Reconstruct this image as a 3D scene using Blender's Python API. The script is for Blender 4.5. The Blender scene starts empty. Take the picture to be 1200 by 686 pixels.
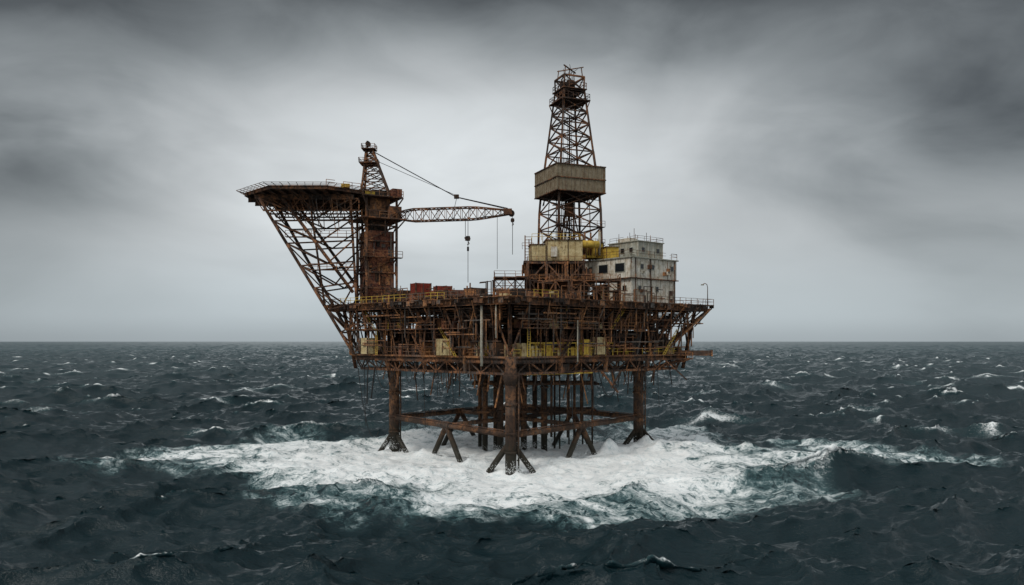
import bpy, math, random
import numpy as np
from mathutils import Vector
random.seed(7)
rnd=random.random
def U(a,b): return a+(b-a)*random.random()
scene=bpy.context.scene
scene.view_settings.view_transform='Standard'
try: scene.view_settings.look='None'
except Exception: pass
scene.view_settings.exposure=0

# ------------------------------------------------------------ materials
class NT:
    def __init__(s,tree): s.t=tree; s.n=tree.nodes; s.l=tree.links
    def new(s,typ,**kw):
        n=s.n.new(typ)
        for k,v in kw.items(): setattr(n,k,v)
        return n
    def put(s,sock,v):
        if isinstance(v,bpy.types.NodeSocket): s.l.new(v,sock)
        else: sock.default_value=v
    def m(s,op,a,b=0.0,c=None,clamp=False):
        n=s.n.new('ShaderNodeMath'); n.operation=op; n.use_clamp=clamp
        s.put(n.inputs[0],a); s.put(n.inputs[1],b)
        if c is not None: s.put(n.inputs[2],c)
        return n.outputs[0]
    def noise(s,vec,scale,detail=6,rough=.6,dist=0):
        n=s.n.new('ShaderNodeTexNoise'); s.put(n.inputs['Vector'],vec)
        n.inputs['Scale'].default_value=scale; n.inputs['Detail'].default_value=detail
        n.inputs['Roughness'].default_value=rough; n.inputs['Distortion'].default_value=dist
        return n.outputs[0]
    def mapr(s,v,a,b,c=0.,d=1.,smooth=True):
        n=s.n.new('ShaderNodeMapRange'); n.interpolation_type='SMOOTHSTEP' if smooth else 'LINEAR'
        s.put(n.inputs[0],v); s.put(n.inputs[1],a); s.put(n.inputs[2],b); s.put(n.inputs[3],c); s.put(n.inputs[4],d)
        return n.outputs[0]
    def mix(s,f,a,b):
        n=s.n.new('ShaderNodeMix'); n.data_type='RGBA'
        s.put(n.inputs[0],f)
        for i,v in ((6,a),(7,b)):
            if isinstance(v,(tuple,list)): v=(v[0],v[1],v[2],1)
            s.put(n.inputs[i],v)
        return n.outputs[2]
    def scale(s,vec,sc):
        n=s.n.new('ShaderNodeMapping'); s.put(n.inputs[0],vec); n.inputs['Scale'].default_value=sc
        return n.outputs[0]
def newmat(name):
    m=bpy.data.materials.new(name); m.use_nodes=True
    t=NT(m.node_tree); b=m.node_tree.nodes['Principled BSDF']
    return m,t,b
MATS={}
def rustmat(name,c_dark,c_mid,c_hot,hot=.55,paint=None,paint_amt=.5,rough=.85,marine=False,gain=1.4):
    if not paint: c_dark,c_mid,c_hot=[tuple(x*gain for x in c) for c in (c_dark,c_mid,c_hot)]
    m,t,b=newmat(name)
    pos=t.new('ShaderNodeNewGeometry').outputs['Position']
    n1=t.noise(pos,.30,5,.65,.4)
    n2=t.noise(pos,2.3,4,.7,.2)
    n0=t.noise(t.scale(pos,(1,1,1.3)),.15,3,.6,.3)
    st=t.noise(t.scale(pos,(2.2,2.2,.22)),1.0,4,.65)
    col=t.mix(t.mapr(n2,.35,.62),c_dark,c_mid)
    h=t.m('MULTIPLY',t.mapr(n1,hot-.09,hot+.06),t.mapr(n2,.36,.58))
    col=t.mix(h,col,c_hot)
    gp=t.m('MULTIPLY',t.mapr(n0,.5,.62),t.mapr(st,.42,.6))
    col=t.mix(t.m('MULTIPLY',gp,.7),col,tuple(sum(c_mid)/3*k for k in (1.25,1.18,1.1)))
    col=t.mix(t.m('MULTIPLY',t.mapr(st,.56,.67),.65),col,tuple(c_hot[i]*(1.05,1.,.85)[i] for i in range(3)))
    col=t.mix(t.m('MULTIPLY',t.mapr(n0,.50,.38),.65),col,c_dark)
    if paint:
        s=t.m('ADD',t.m('MULTIPLY',st,.65),t.m('MULTIPLY',n2,.35))
        pm=t.mapr(s,.58-.14*(1-paint_amt)-.05,.64-.14*(1-paint_amt)+.0,1.,0.)
        dirt=t.mix(t.mapr(t.noise(pos,.9,5,.7),.3,.7),paint,tuple(paint[i]*(.62,.55,.46)[i] for i in range(3)))
        col=t.mix(pm,col,dirt)
    if marine:
        z=t.new('ShaderNodeSeparateXYZ'); t.put(z.inputs[0],pos)
        zz=t.m('ADD',z.outputs[2],t.m('MULTIPLY',t.m('SUBTRACT',n2,.5),3.))
        col=t.mix(t.mapr(zz,2.,6.5,1.,0.),col,(.028,.025,.018))
        t.put(b.inputs['Roughness'],t.mapr(zz,0.,3.,.35,.85))
    else: b.inputs['Roughness'].default_value=rough
    t.put(b.inputs['Base Color'],col)
    bp=t.new('ShaderNodeBump'); bp.inputs['Strength'].default_value=.5; bp.inputs['Distance'].default_value=.08
    t.put(bp.inputs['Height'],n2); t.put(b.inputs['Normal'],bp.outputs[0])
    b.inputs['Specular IOR Level'].default_value=.25
    MATS[name]=m
rustmat('rust_steel',(.020,.015,.013),(.068,.040,.028),(.23,.100,.045),.53)
rustmat('rust_dark',(.011,.010,.0095),(.032,.023,.018),(.12,.058,.031),.55)
rustmat('rust_orange',(.050,.026,.018),(.14,.068,.036),(.31,.14,.056),.50)
rustmat('rust_red',(.045,.018,.013),(.130,.046,.029),(.22,.09,.045),.50)
rustmat('grey_steel',(.035,.031,.029),(.10,.088,.078),(.17,.09,.05),.57)
rustmat('leg_steel',(.022,.015,.012),(.075,.044,.029),(.18,.085,.04),.52,marine=True,gain=1.15)
rustmat('container_red',(.06,.02,.014),(.14,.04,.025),(.2,.06,.03),.5,paint=(.27,.05,.033),paint_amt=.8)
rustmat('cream_paint',(.07,.035,.02),(.19,.10,.05),(.24,.12,.05),.5,paint=(.68,.57,.33),paint_amt=.95)
rustmat('yellow_paint',(.07,.035,.02),(.19,.10,.03),(.26,.13,.04),.5,paint=(.70,.49,.09),paint_amt=1.0)
rustmat('white_paint',(.12,.07,.045),(.26,.16,.10),(.28,.15,.08),.5,paint=(.78,.75,.67),paint_amt=1.06)
rustmat('grey_paint',(.10,.07,.05),(.2,.15,.12),(.2,.12,.09),.5,paint=(.42,.43,.38),paint_amt=1.04)
rustmat('tarnished_cladding',(.06,.045,.03),(.16,.11,.075),(.19,.11,.06),.55,paint=(.30,.255,.185),paint_amt=.8)
rustmat('pale_pipe',(.12,.09,.06),(.3,.24,.18),(.3,.2,.13),.5,paint=(.52,.50,.43),paint_amt=1.05)
m,t,b=newmat('window_glass'); b.inputs['Base Color'].default_value=(.012,.015,.018,1); b.inputs['Roughness'].default_value=.25; MATS['window_glass']=m
m,t,b=newmat('cable_black'); b.inputs['Base Color'].default_value=(.012,.011,.011,1); b.inputs['Roughness'].default_value=.7; MATS['cable_black']=m

# ------------------------------------------------------------ mesh builder
class B:
    def __init__(s,root,mk=True):
        s.d={}
        e=bpy.data.objects.new(root,None); scene.collection.objects.link(e); s.e=e
    def g(s,part,mat):
        k=(part,mat)
        if k not in s.d: s.d[k]=([],[],[])
        return s.d[k]
    def add(s,part,mat,vs,fs,sm=False):
        V,F,S=s.g(part,mat); o=len(V); V.extend(vs)
        for f in fs: F.append(tuple(i+o for i in f)); S.append(sm and len(f)==4)
    def cyl(s,part,mat,a,b,r,n=6,r2=None):
        a=Vector(a); b=Vector(b); d=b-a
        if d.length<1e-5: return
        if r2 is None: r2=r
        d.normalize(); up=Vector((0,0,1)) if abs(d.z)<.9 else Vector((1,0,0))
        x=d.cross(up).normalized(); y=d.cross(x)
        vs=[]
        for p,rr in ((a,r),(b,r2)):
            for i in range(n):
                t=2*math.pi*i/n; vs.append(tuple(p+x*math.cos(t)*rr+y*math.sin(t)*rr))
        fs=[(i,i+n,(i+1)%n+n,(i+1)%n) for i in range(n)]+[tuple(range(n)),tuple(range(2*n-1,n-1,-1))]
        s.add(part,mat,vs,fs,n>=8)
    def bar(s,part,mat,a,b,w,h=None):
        if h is None: h=w
        a=Vector(a); b=Vector(b); d=b-a
        if d.length<1e-5: return
        d.normalize(); up=Vector((0,0,1)) if abs(d.z)<.9 else Vector((1,0,0))
        x=d.cross(up).normalized()*w/2; y=x.cross(d).normalized()*h/2
        vs=[tuple(p+sx*x+sy*y) for p in (a,b) for sx,sy in ((-1,-1),(1,-1),(1,1),(-1,1))]
        s.add(part,mat,vs,[(0,1,2,3),(7,6,5,4),(0,4,5,1),(1,5,6,2),(2,6,7,3),(3,7,4,0)])
    def ibeam(s,part,mat,a,b,w,h):
        a=Vector(a); b=Vector(b); k=Vector((0,0,h/2-.04))
        s.bar(part,mat,a,b,w*.25,h-.16); s.bar(part,mat,a+k,b+k,w,.08); s.bar(part,mat,a-k,b-k,w,.08)
    def box(s,part,mat,c,sz,rot=0):
        cx,cy,cz=c; a,b_,h=sz[0]/2,sz[1]/2,sz[2]/2; co,si=math.cos(rot),math.sin(rot)
        vs=[]
        for z in (-h,h):
            for x,y in ((-a,-b_),(a,-b_),(a,b_),(-a,b_)):
                vs.append((cx+x*co-y*si,cy+x*si+y*co,cz+z))
        s.add(part,mat,vs,[(3,2,1,0),(4,5,6,7),(0,1,5,4),(1,2,6,5),(2,3,7,6),(3,0,4,7)])
    def prism(s,part,mat,pts,z0,z1):
        n=len(pts); vs=[(p[0],p[1],z0) for p in pts]+[(p[0],p[1],z1) for p in pts]
        fs=[tuple(range(n-1,-1,-1)),tuple(range(n,2*n))]+[(i,(i+1)%n,(i+1)%n+n,i+n) for i in range(n)]
        s.add(part,mat,vs,fs)
    def poly(s,part,mat,pts,r,n=5):
        for a,b in zip(pts[:-1],pts[1:]): s.cyl(part,mat,a,b,r,n)
    def rail(s,part,mat,pts,h=1.15,r=.045,closed=False,step=1.6,miss=0.08):
        P=[Vector(p) for p in pts]
        if closed: P.append(P[0])
        for a,b in zip(P[:-1],P[1:]):
            L=(b-a).length; k=max(1,int(L/step))
            for i in range(k):
                p=a.lerp(b,i/k); q=a.lerp(b,(i+1)/k)
                if rnd()<miss: continue
                w=Vector((U(-.07,.07),U(-.07,.07),U(-.05,.03)))
                s.bar(part,mat,p,p+Vector((0,0,h))+w,r*1.6)
                for zz in (h,h*.55): s.bar(part,mat,p+Vector((0,0,zz))+w,q+Vector((0,0,zz)),r*1.4)
            s.bar(part,mat,b,b+Vector((0,0,h)),r*1.6)
    def truss(s,part,mat,a0,a1,b0,b1,n,rc=.16,rd=.1,x=False,box=True):
        f=s.bar if box else s.cyl
        a0,a1,b0,b1=map(Vector,(a0,a1,b0,b1))
        f(part,mat,a0,a1,rc*2 if box else rc); f(part,mat,b0,b1,rc*2 if box else rc)
        w=rd*2 if box else rd
        for i in range(n+1):
            f(part,mat,a0.lerp(a1,i/n),b0.lerp(b1,i/n),w)
        for i in range(n):
            p,q=a0.lerp(a1,i/n),a0.lerp(a1,(i+1)/n); r_,t_=b0.lerp(b1,i/n),b0.lerp(b1,(i+1)/n)
            if x or i%2==0: f(part,mat,p,t_,w)
            if x or i%2==1: f(part,mat,q,r_,w)
    def done(s):
        for (part,mat),(V,F,S) in s.d.items():
            me=bpy.data.meshes.new(part); me.from_pydata(V,[],F); me.update()
            me.polygons.foreach_set('use_smooth',S)
            me.materials.append(MATS[mat])
            o=bpy.data.objects.new(part,me); scene.collection.objects.link(o); o.parent=s.e

F_=(-.5,-32.5); R_=(39.5,0); L_=(-36.5,0); K_=(2,31)
def Q(u,v,s=1.0,z=None):
    x=(1-u)*(1-v)*F_[0]+u*(1-v)*R_[0]+(1-u)*v*L_[0]+u*v*K_[0]
    y=(1-u)*(1-v)*F_[1]+u*(1-v)*R_[1]+(1-u)*v*L_[1]+u*v*K_[1]
    x=(x-1)*s+1; y=y*s
    return Vector((x,y,z)) if z is not None else Vector((x,y,0))
ROT=math.radians(39)
e1=Vector((math.cos(ROT),math.sin(ROT),0)); e2=Vector((-math.sin(ROT),math.cos(ROT),0))
ZM=27.8; ZL=18.3; ZB=15.5
SL=.87

# ============================================================ PLATFORM
P=B('offshore_oil_platform')
legs=[(-23,0),(24.7,0),(-.2,-28.6),(1,27)]
for i,(x,y) in enumerate(legs):
    P.cyl('leg','leg_steel',(x,y,-7),(x,y,ZM-1.5 if i!=2 else ZL),1.0 if i!=2 else .88,20)
    for z in (ZB-.5,10.8,6.2,3.2): P.cyl('leg_flange','leg_steel',(x,y,z-.2),(x,y,z+.2),1.13 if i!=2 else 1.0,20)
    P.cyl('leg_sleeve','leg_steel',(x,y,ZB-1.6),(x,y,ZB),1.06 if i!=2 else .94,20,1.25)
    P.cyl('riser','leg_steel',(x+1.25,y-.3,-5),(x+1.25,y-.3,ZB),.14,8)
    for z in (2,5,8,11,14): P.bar('riser_clamp','leg_steel',(x,y,z),(x+1.4,y-.35,z),.16)
    dirs={0:[(-2.6,-1.5),(2.6,-1.6),(0.5,3)],1:[(-3.8,-1.5),(4.2,-1.5),(.8,-3.6),(0,3)],2:[(-3.6,1.2),(3.6,1.6),(0,4)],3:[(-3.5,-1.5),(3.5,-1.5)]}[i]
    zt={0:2.9,1:3.6,2:4.4,3:4}[i]
    for dx,dy in dirs: P.cyl('foot_brace','leg_steel',(x+dx*.12,y+dy*.12,zt),(x+dx*1.45,y+dy*1.45,-2.6),.48,12)
order=[0,2,1,3]
zr=5.9
for i in range(4):
    a=Vector((*legs[order[i]],zr)); b=Vector((*legs[order[(i+1)%4]],zr))
    P.cyl('ring_brace','leg_steel',a,b,.48,14)
    mid=a.lerp(b,.5); d=(b-a).normalized()
    P.cyl('ring_node','leg_steel',mid-d*1.1,mid+d*1.1,.64,14)
    for sgn in (-1,1): P.cyl('v_brace','leg_steel',mid,mid+d*sgn*6.6+Vector((0,0,-9.0)),.48,12)
    P.bar('ring_walkway','rust_steel',a+Vector((0,0,.62)),b+Vector((0,0,.62)),.5,.1)
P.cyl('ring_cross_brace','leg_steel',(-11.6,-14.3,zr),(12.8,13.5,zr),.4,12)
P.cyl('ring_cross_brace','leg_steel',(12.2,-14.3,zr),(-11,13.5,zr),.4,12)
cond=[(-5.2,-2,.55),(-3.2,2,.5),(-2.2,-4,.6),(2.3,0,.62),(4.6,5,.5),(6.2,-2,.62),(-6.5,6,.4),(1.0,8,.4)]
for x,y,r in cond:
    P.cyl('conductor','leg_steel',(x,y,-5),(x,y,ZL),r,12)
    for z in (3,7.5,12): P.cyl('conductor_collar','leg_steel',(x,y,z-.2),(x,y,z+.2),r*1.25,12)
for i in range(9):
    x=7.6+i*.98+U(-.2,.2); y=U(-5,7)
    P.cyl('conductor','leg_steel',(x,y,-4 if i%3 else 2.5),(x,y,ZL),U(.14,.27),8)
for z in (7.2,12.6):
    for yy in (-3,1,6): P.bar('conductor_guide','leg_steel',(-7.5,yy,z),(16.5,yy,z),.3,.4)
    for xx in (-7.5,-1,5,10.8,16.5): P.bar('conductor_guide','leg_steel',(xx,-3.5,z),(xx,6.5,z),.3,.4)
def inset(s): return [Q(0,0,s),Q(1,0,s),Q(1,1,s),Q(0,1,s)]
P.prism('main_deck_plate','rust_steel',inset(.975),ZM-.18,ZM)
P.prism('lower_deck_plate','rust_dark',inset(SL-.01),ZL-.15,ZL)
N=8
for lv,(z,s,h) in enumerate(((ZM-.75,.965,.95),(ZL-.65,SL-.02,.95))):
    for i in range(N+1):
        t=i/N
        P.ibeam('deck_girder','rust_steel' if i in(0,N) else 'rust_dark',Q(t,0,s,z),Q(t,1,s,z),.5,h)
        P.ibeam('deck_girder','rust_steel' if i in(0,N) else 'rust_dark',Q(0,t,s,z-.004),Q(1,t,s,z-.004),.5,h)
def side(k,t,s,z): return {0:Q(t,0,s,z),1:Q(0,t,s,z),2:Q(t,1,s,z),3:Q(1,t,s,z)}[k]
RM=['rust_orange','rust_steel','rust_dark','grey_steel','rust_steel','rust_orange']
for k in range(4):
    for j in range(44):
        t0,t1=j/44,(j+1)/44
        P.box('edge_stiffener',random.choice(RM),side(k,t0,.985,ZM-.4),(.14,.14,U(.5,1.3)),ROT)
        if rnd()<.86: P.bar('edge_walkway',random.choice(RM),side(k,t0+.001,.992,ZM-.02),side(k,t1-.001,.992,ZM-.02+U(-.04,.04)),U(.5,.9),.1)
        if rnd()<.55:
            h=U(.3,1.0); P.bar('edge_plate',random.choice(RM),side(k,t0+.001,.998+U(0,.004),ZM-.1-h/2),side(k,t1-.002,.999,ZM-.1-h/2),.05,h)
    P.bar('deck_edge','rust_steel',side(k,0,.998,ZM-.1),side(k,1,.998,ZM-.1),.12,.16)
    P.bar('deck_edge','rust_orange',side(k,0,SL,ZL-.1),side(k,1,SL,ZL-.1),.25,.3)
    for j in range(10):
        P.rail('main_deck_railing',random.choice(['rust_orange','rust_orange','grey_steel','yellow_paint']),[side(k,j/10,.997,ZM),side(k,(j+1)/10,.997,ZM)])
    P.rail('lower_deck_railing','yellow_paint' if k==0 else 'rust_orange',[side(k,i/10,SL,ZL) for i in range(11)],r=.06)
    P.truss('under_deck_truss','rust_steel',side(k,.03,SL-.04,ZB),side(k,.97,SL-.04,ZB),side(k,.02,SL-.02,ZL-.8),side(k,.98,SL-.02,ZL-.8),14,.2,.1)
    M=12
    for i in range(M+1):
        t=i/M
        a=side(k,t,SL-.01,ZL); b=side(k,t,.93,ZM-1.2)
        big=i%3==0
        if big: P.cyl('deck_column',random.choice(['rust_orange','rust_steel']),side(k,t,SL-.03,ZB),side(k,t,.90,ZM-1.2),.36,12)
        else: P.bar('deck_post',random.choice(RM),side(k,t,SL,ZL) ,b,U(.18,.3))
        P.bar('bracket',random.choice(RM),side(k,t,.99,ZM-.5),side(k,t,.90,ZM-4.2),.18)
        if i<M:
            c=side(k,(i+1)/M,SL,ZL+.1); d=side(k,(i+1)/M,.93,ZM-1.2)
            if i%3==0: P.bar('deck_brace','rust_steel',side(k,t,SL,ZL),d,.3)
            if i%3==2: P.bar('deck_brace','rust_orange',c,b,.3)
            if rnd()<.5: P.bar('deck_brace','rust_dark',side(k,t,.9,23.2),d,.18)
    s0,s1=(.05,.6) if k%2==0 else (.2,.95)
    zmid=22.9
    P.bar('mid_walkway','rust_steel',side(k,s0,.92,zmid),side(k,s1,.92,zmid),1.2,.14)
    P.rail('mid_railing','rust_orange',[side(k,s0+(s1-s0)*i/8,.935,zmid) for i in range(9)],r=.05)
    for i in range(5): P.bar('pipe_rack',RM[i],side(k,.02,.9-.012*i,ZM-1.5-.4*i),side(k,.98,.9-.012*i,ZM-1.5-.4*i),.14+.04*(i%3))
for t in (.2,.4,.6,.8):
    for d in (0,1):
        A=[(Q(t,s,.9,ZL),Q(t,s,.9,ZM-1.2)) if d else (Q(s,t,.9,ZL),Q(s,t,.9,ZM-1.2)) for s in (0.03,.18,.35,.5,.65,.82,.97)]
        for i,(a,b) in enumerate(A):
            P.bar('interior_column','rust_dark',a,b,.4)
            if i<6: P.bar('interior_brace','rust_dark' ,A[i][i%2],A[i+1][1-i%2],.26)
        P.bar('interior_mid_beam','rust_dark',(A[0][0]+A[0][1])/2,(A[-1][0]+A[-1][1])/2,.4,.6)
        P.truss('under_grid_truss','rust_dark',Q(t,.03,SL-.03,ZB) if d else Q(.03,t,SL-.03,ZB),Q(t,.97,SL-.03,ZB) if d else Q(.97,t,SL-.03,ZB),Q(t,.03,SL-.03,ZL-.8) if d else Q(.03,t,SL-.03,ZL-.8),Q(t,.97,SL-.03,ZL-.8) if d else Q(.97,t,SL-.03,ZL-.8),12,.15,.09)
mm=['rust_dark','rust_dark','rust_steel','rust_dark','rust_orange','grey_steel','rust_steel']
for i in range(125):
    u,v=U(.06,.94),U(.06,.94); s=.86
    w,d,h=U(1.2,4.5),U(1.2,4),U(1.2,4.2)
    z=random.choice([ZL,ZL,ZL+.4,23.0]);
    q=Q(u,v,s); 
    P.box('process_module',random.choice(mm),(q.x,q.y,z+h/2),(w,d,h),ROT)
    if rnd()<.5:
        for e in (-1,1): P.box('module_frame','rust_steel',(q.x+e*w*.3,q.y-.3,z+h/2+.1),(.15,d+.3,h+.3),ROT)
for i in range(34):
    u,v=U(.08,.92),U(.08,.92); q=Q(u,v,.88); r=U(.6,1.5)
    if rnd()<.5:
        z=ZL; h=U(3,8); mt=random.choice(['rust_steel','rust_orange','rust_dark','grey_steel'])
        P.cyl('vessel',mt,(q.x,q.y,z),(q.x,q.y,z+h),r,14)
        P.cyl('vessel',mt,(q.x,q.y,z+h),(q.x,q.y,z+h+.5),r,14,r*.4)
    else:
        z=U(20,26); dx,dy=Vector((math.cos(ROT),math.sin(ROT)))*U(2,4)
        P.cyl('vessel',random.choice(['rust_steel','rust_dark','grey_steel']),(q.x-dx,q.y-dy,z),(q.x+dx,q.y+dy,z),r*.7,14)
def pipe_run(n,zlo,zhi,srange,part='pipe',mats=('rust_steel','rust_dark','rust_orange','rust_dark','grey_steel')):
    for i in range(n):
        q=Q(U(*srange),U(*srange),.88,U(zlo,zhi)); r=U(.06,.2); mt=random.choice(mats)
        for k in range(random.randint(2,5)):
            d=random.choice([e1,e2,Vector((0,0,1)),-e1,-e2,Vector((0,0,-1))]); L=U(1.5,8) if abs(d.z)<.5 else U(1,4)
            p=q+d*L
            if p.z>ZM-.8 or p.z<ZL+.2: continue
            if abs((p.x-1)/38)+abs(p.y/31)>.88: continue
            P.cyl(part,mt,q,p,r,7); P.cyl(part,mt,p-d*.12,p+d*.12,r*1.5,7); q=p
pipe_run(230,ZL+.5,ZM-1,(.02,.98))
for k in (0,1):
    for i in range(76):
        t=U(.03,.97); s=U(.87,.95); z0=U(ZL,25); z1=z0+U(1.5,6); z1=min(z1,ZM-.6)
        P.cyl('face_pipe',random.choice(RM),side(k,t,s,z0),side(k,t,s,z1),U(.06,.16),6)
    for i in range(36):
        t=U(.03,.8); s=U(.88,.95); z0=U(ZL+1,ZM-1.4); 
        P.cyl('face_pipe',random.choice(RM),side(k,t,s,z0),side(k,t+U(.06,.22),s,z0),U(.06,.15),6)
    for i in range(40):
        t=U(.04,.96); h=U(.8,2.4); q=side(k,t,U(.80,.85),0); zz=ZL if rnd()<.65 else 22.97
        P.box('face_equipment',random.choice(['rust_steel','rust_orange','rust_dark','rust_red','grey_steel','cream_paint','yellow_paint','rust_dark']),(q.x,q.y,zz+h/2),(U(.6,1.9),U(.8,1.6),h),ROT)
    for i in range(16):
        t=U(.08,.85); 
        a=side(k,t,.9,ZL); b=side(k,t+.09,.9,23.1) if i%2 else side(k,t,.9,23.1)
        if i>6: a+=Vector((0,0,4.7)); b+=Vector((0,0,4.4))
        mt='yellow_paint' if i%5==0 else 'rust_steel'
        for o in (-.3,.3):
            ov=(e1 if k==0 else e2)*o
            P.bar('stair',mt,a+ov,b+ov,.1)
        for j in range(12): 
            c=a.lerp(b,j/12); ov=(e1 if k==0 else e2)*.3; P.bar('stair',mt,c-ov,c+ov,.08)
q=side(1,.13,.95,0); P.cyl('pale_riser','pale_pipe',(q.x,q.y,ZL-1.5),(q.x,q.y,ZM+.2),.22,10)
q=side(1,.06,.96,0); P.cyl('pale_riser','pale_pipe',(q.x,q.y,ZL+3),(q.x,q.y,ZM-.6),.12,10)
q=side(0,.3,.95,0); P.cyl('pale_riser','pale_pipe',(q.x,q.y,ZL-1),(q.x,q.y,ZL+6),.11,10)
def cabin(part,mat,c,sz,rot):
    P.box(part,mat,c,sz,rot)
    co,si=math.cos(rot),math.sin(rot)
    for sx in (-1,1):
        for sy in (-1,1):
            x,y=sx*sz[0]/2,sy*sz[1]/2
            P.box(part+'_frame','rust_steel',(c[0]+x*co-y*si,c[1]+x*si+y*co,c[2]),(.16,.16,sz[2]+.1),rot)
    n=int(sz[0]/.55)
    for i in range(1,n):
        x=-sz[0]/2+sz[0]*i/n; y=-sz[1]/2-.02
        P.box(part+'_rib',mat,(c[0]+x*co-y*si,c[1]+x*si+y*co,c[2]),(.12,.08,sz[2]-.2),rot)
q=side(1,.86,.86,0); cabin('store_cabin','cream_paint',(q.x,q.y,ZL+1.6),(2.8,2.6,3.0),ROT)
q=side(1,.36,.88,0); cabin('store_cabin','cream_paint',(q.x,q.y,ZL+1.5),(2.8,2.6,2.8),0.1)
q=side(1,.02,.86,0); cabin('store_cabin','cream_paint',(q.x+.6,q.y+.6,ZL+1.0),(1.6,1.6,1.9),.2)
for i in range(6):
    q=side(0,.1+.07*i,.84,0); cabin('pump_skid','yellow_paint' if i%2 else 'cream_paint',(q.x,q.y,ZL+.8),(1.9,1.4,U(1.4,2.2)),ROT)
q=side(0,.44,.87,0); cabin('pump_skid','cream_paint',(q.x,q.y,ZL+1.7),(2.2,1.6,3.),ROT)
q=side(0,.36,.87,0); cabin('pump_skid','yellow_paint',(q.x,q.y,ZL+1.5),(1.6,1.6,2.6),ROT)
for i in range(12):
    q=side(0,.08+.04*i,.875,0); P.bar('yellow_frame','yellow_paint',(q.x,q.y,ZL),(q.x,q.y,ZL+2.2),.18)
P.bar('yellow_frame','yellow_paint',side(0,.08,.875,ZL+2.2),side(0,.52,.875,ZL+2.2),.22)
P.bar('yellow_frame','yellow_paint',side(0,.08,.875,ZL+1.2),side(0,.52,.875,ZL+1.2),.16)
P.bar('cantilever_beam','rust_steel',(26,-1.5,18.5),(38.6,-1.5,18.5),.8,1.0)
P.bar('cantilever_beam','rust_orange',(38.4,-1.5,18.5),(38.7,-1.5,18.5),1.0,1.2)
P.prism('outrigger_deck','rust_steel',[(27,-6),(34.6,-3),(35.2,3),(28,6)],17.3,17.5)
P.rail('outrigger_railing','rust_orange',[(27,-6,17.5),(34.6,-3,17.5),(35.2,3,17.5),(28,6,17.5)])
for y in (-3,0,3): P.bar('outrigger_strut','rust_steel',(34,y,17.3),(25,y,ZB-.6),.22)
for y in (-4,0,4):
    P.bar('outrigger_strut','rust_orange',(38.5,y*.2,ZM-.8),(29,y,ZL+.5),.35)
    P.bar('outrigger_strut','rust_steel',(34,y*.5,ZM-.8),(29.5,y,22.5),.25)
    P.bar('outrigger_strut','rust_steel',(37,y*.3,ZM-3.6),(29.5,y,ZM-3.6),.2)
P.rail('outrigger_railing','rust_steel',[(30,-3,24.2),(36.5,-1,24.2),(37,1.5,24.2)])
for i in range(100):
    u,v=U(0,1),U(0,1)
    if i<60: u,v=(U(0,.9),U(0,.06)) if i%2 else (U(0,.06),U(0,.9))
    q=Q(u,v,.83); L=U(.5,3.4) if rnd()<.8 else U(3,6)
    tilt=Vector((U(-.25,.25),U(-.2,.2),-1))*L
    a=Vector((q.x,q.y,ZB+.2)); P.cyl('hanging_pipe',random.choice(['rust_dark','rust_steel','rust_orange']),a,a+tilt,U(.05,.17),6)
for i in range(75):
    u,v=U(0,.95),U(0,.95); q=Q(u,v,.82); w=U(.6,2.4)
    P.box('under_deck_equipment',random.choice(['rust_dark','rust_steel']),(q.x,q.y,ZB+U(-.3,1.2)),(w,U(.6,2),U(.4,1.6)),ROT)
P.bar('under_deck_pipe','yellow_paint',(2,-24,ZB-.2),(14,-16,ZB-.2),.22)
def cable(a,b,sag,r=.05,n=14,part='hanging_cable'):
    a,b=Vector(a),Vector(b); pts=[]
    for i in range(n+1):
        t=i/n; p=a.lerp(b,t); p.z-=sag*4*t*(1-t); pts.append(p)
    P.poly(part,'cable_black',pts,r)
cable((-29.8,-2,17),(-25.5,-3,3.5),6,.07); cable((-28.5,-2,17),(-28.2,-2,4.5),0,.06)
cable((-27,-6,16),(-27.2,-6,9),0,.12); cable((-25.7,-6,16),(-26.4,-6,10),0,.14)
cable((-26,-4,16),(-22,-8,16),4,.06); cable((15,-16,16),(19.5,-12,15.8),5,.07); cable((18,-13,16),(19,-13,10),0,.1)
cable((-10,-18,16),(-4,-22,16),3.5,.06); cable((10,-18,16),(10.5,-18,6),0,.07); cable((-16,-11,16),(-15.7,-11,5),0,.06)
cable((20,-11,16),(23.5,-8,16),4,.06); cable((30,-3,17),(30.6,-3,12.5),0,.1); cable((14,-17,16),(14.2,-17,9),0,.08)
for i in range(16):
    k=i%2; t=U(.05,.85); a=side(k,t,.85,ZB+.3); b=side(k,t+U(.02,.1),.84,ZB+.3)
    if i%3: cable(a,b,U(1,4.5),.05)
    else: cable(a,a+Vector((U(-.5,.5),U(-.3,.3),-U(3,9))),0,.05)
P.bar('fallen_brace','rust_steel',(15.6,-16,15.6),(18.6,-15,11.8),.3); P.bar('fallen_brace','rust_steel',(19.4,-13,15.6),(17.8,-13,12.4),.26)
P.bar('fallen_brace','rust_steel',(29,-5,17.2),(33,-5,13.5),.22)
for i in range(110):
    u,v=U(.02,.97),U(.02,.97)
    if i>70: u,v=(U(.02,.5),U(.02,.12)) if i%2 else (U(.02,.12),U(.02,.9))
    q=Q(u,v,.95)
    if q.x>12 and q.y<10 and q.x<34: continue
    w,d,h=U(.5,2.4),U(.5,2.),U(.4,1.9)
    P.box('deck_equipment',random.choice(['rust_steel','rust_dark','rust_orange','rust_red','rust_steel','grey_steel','cream_paint' if rnd()<.4 else 'rust_dark']),(q.x,q.y,ZM+h/2),(w,d,h),U(0,1.5))
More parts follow.
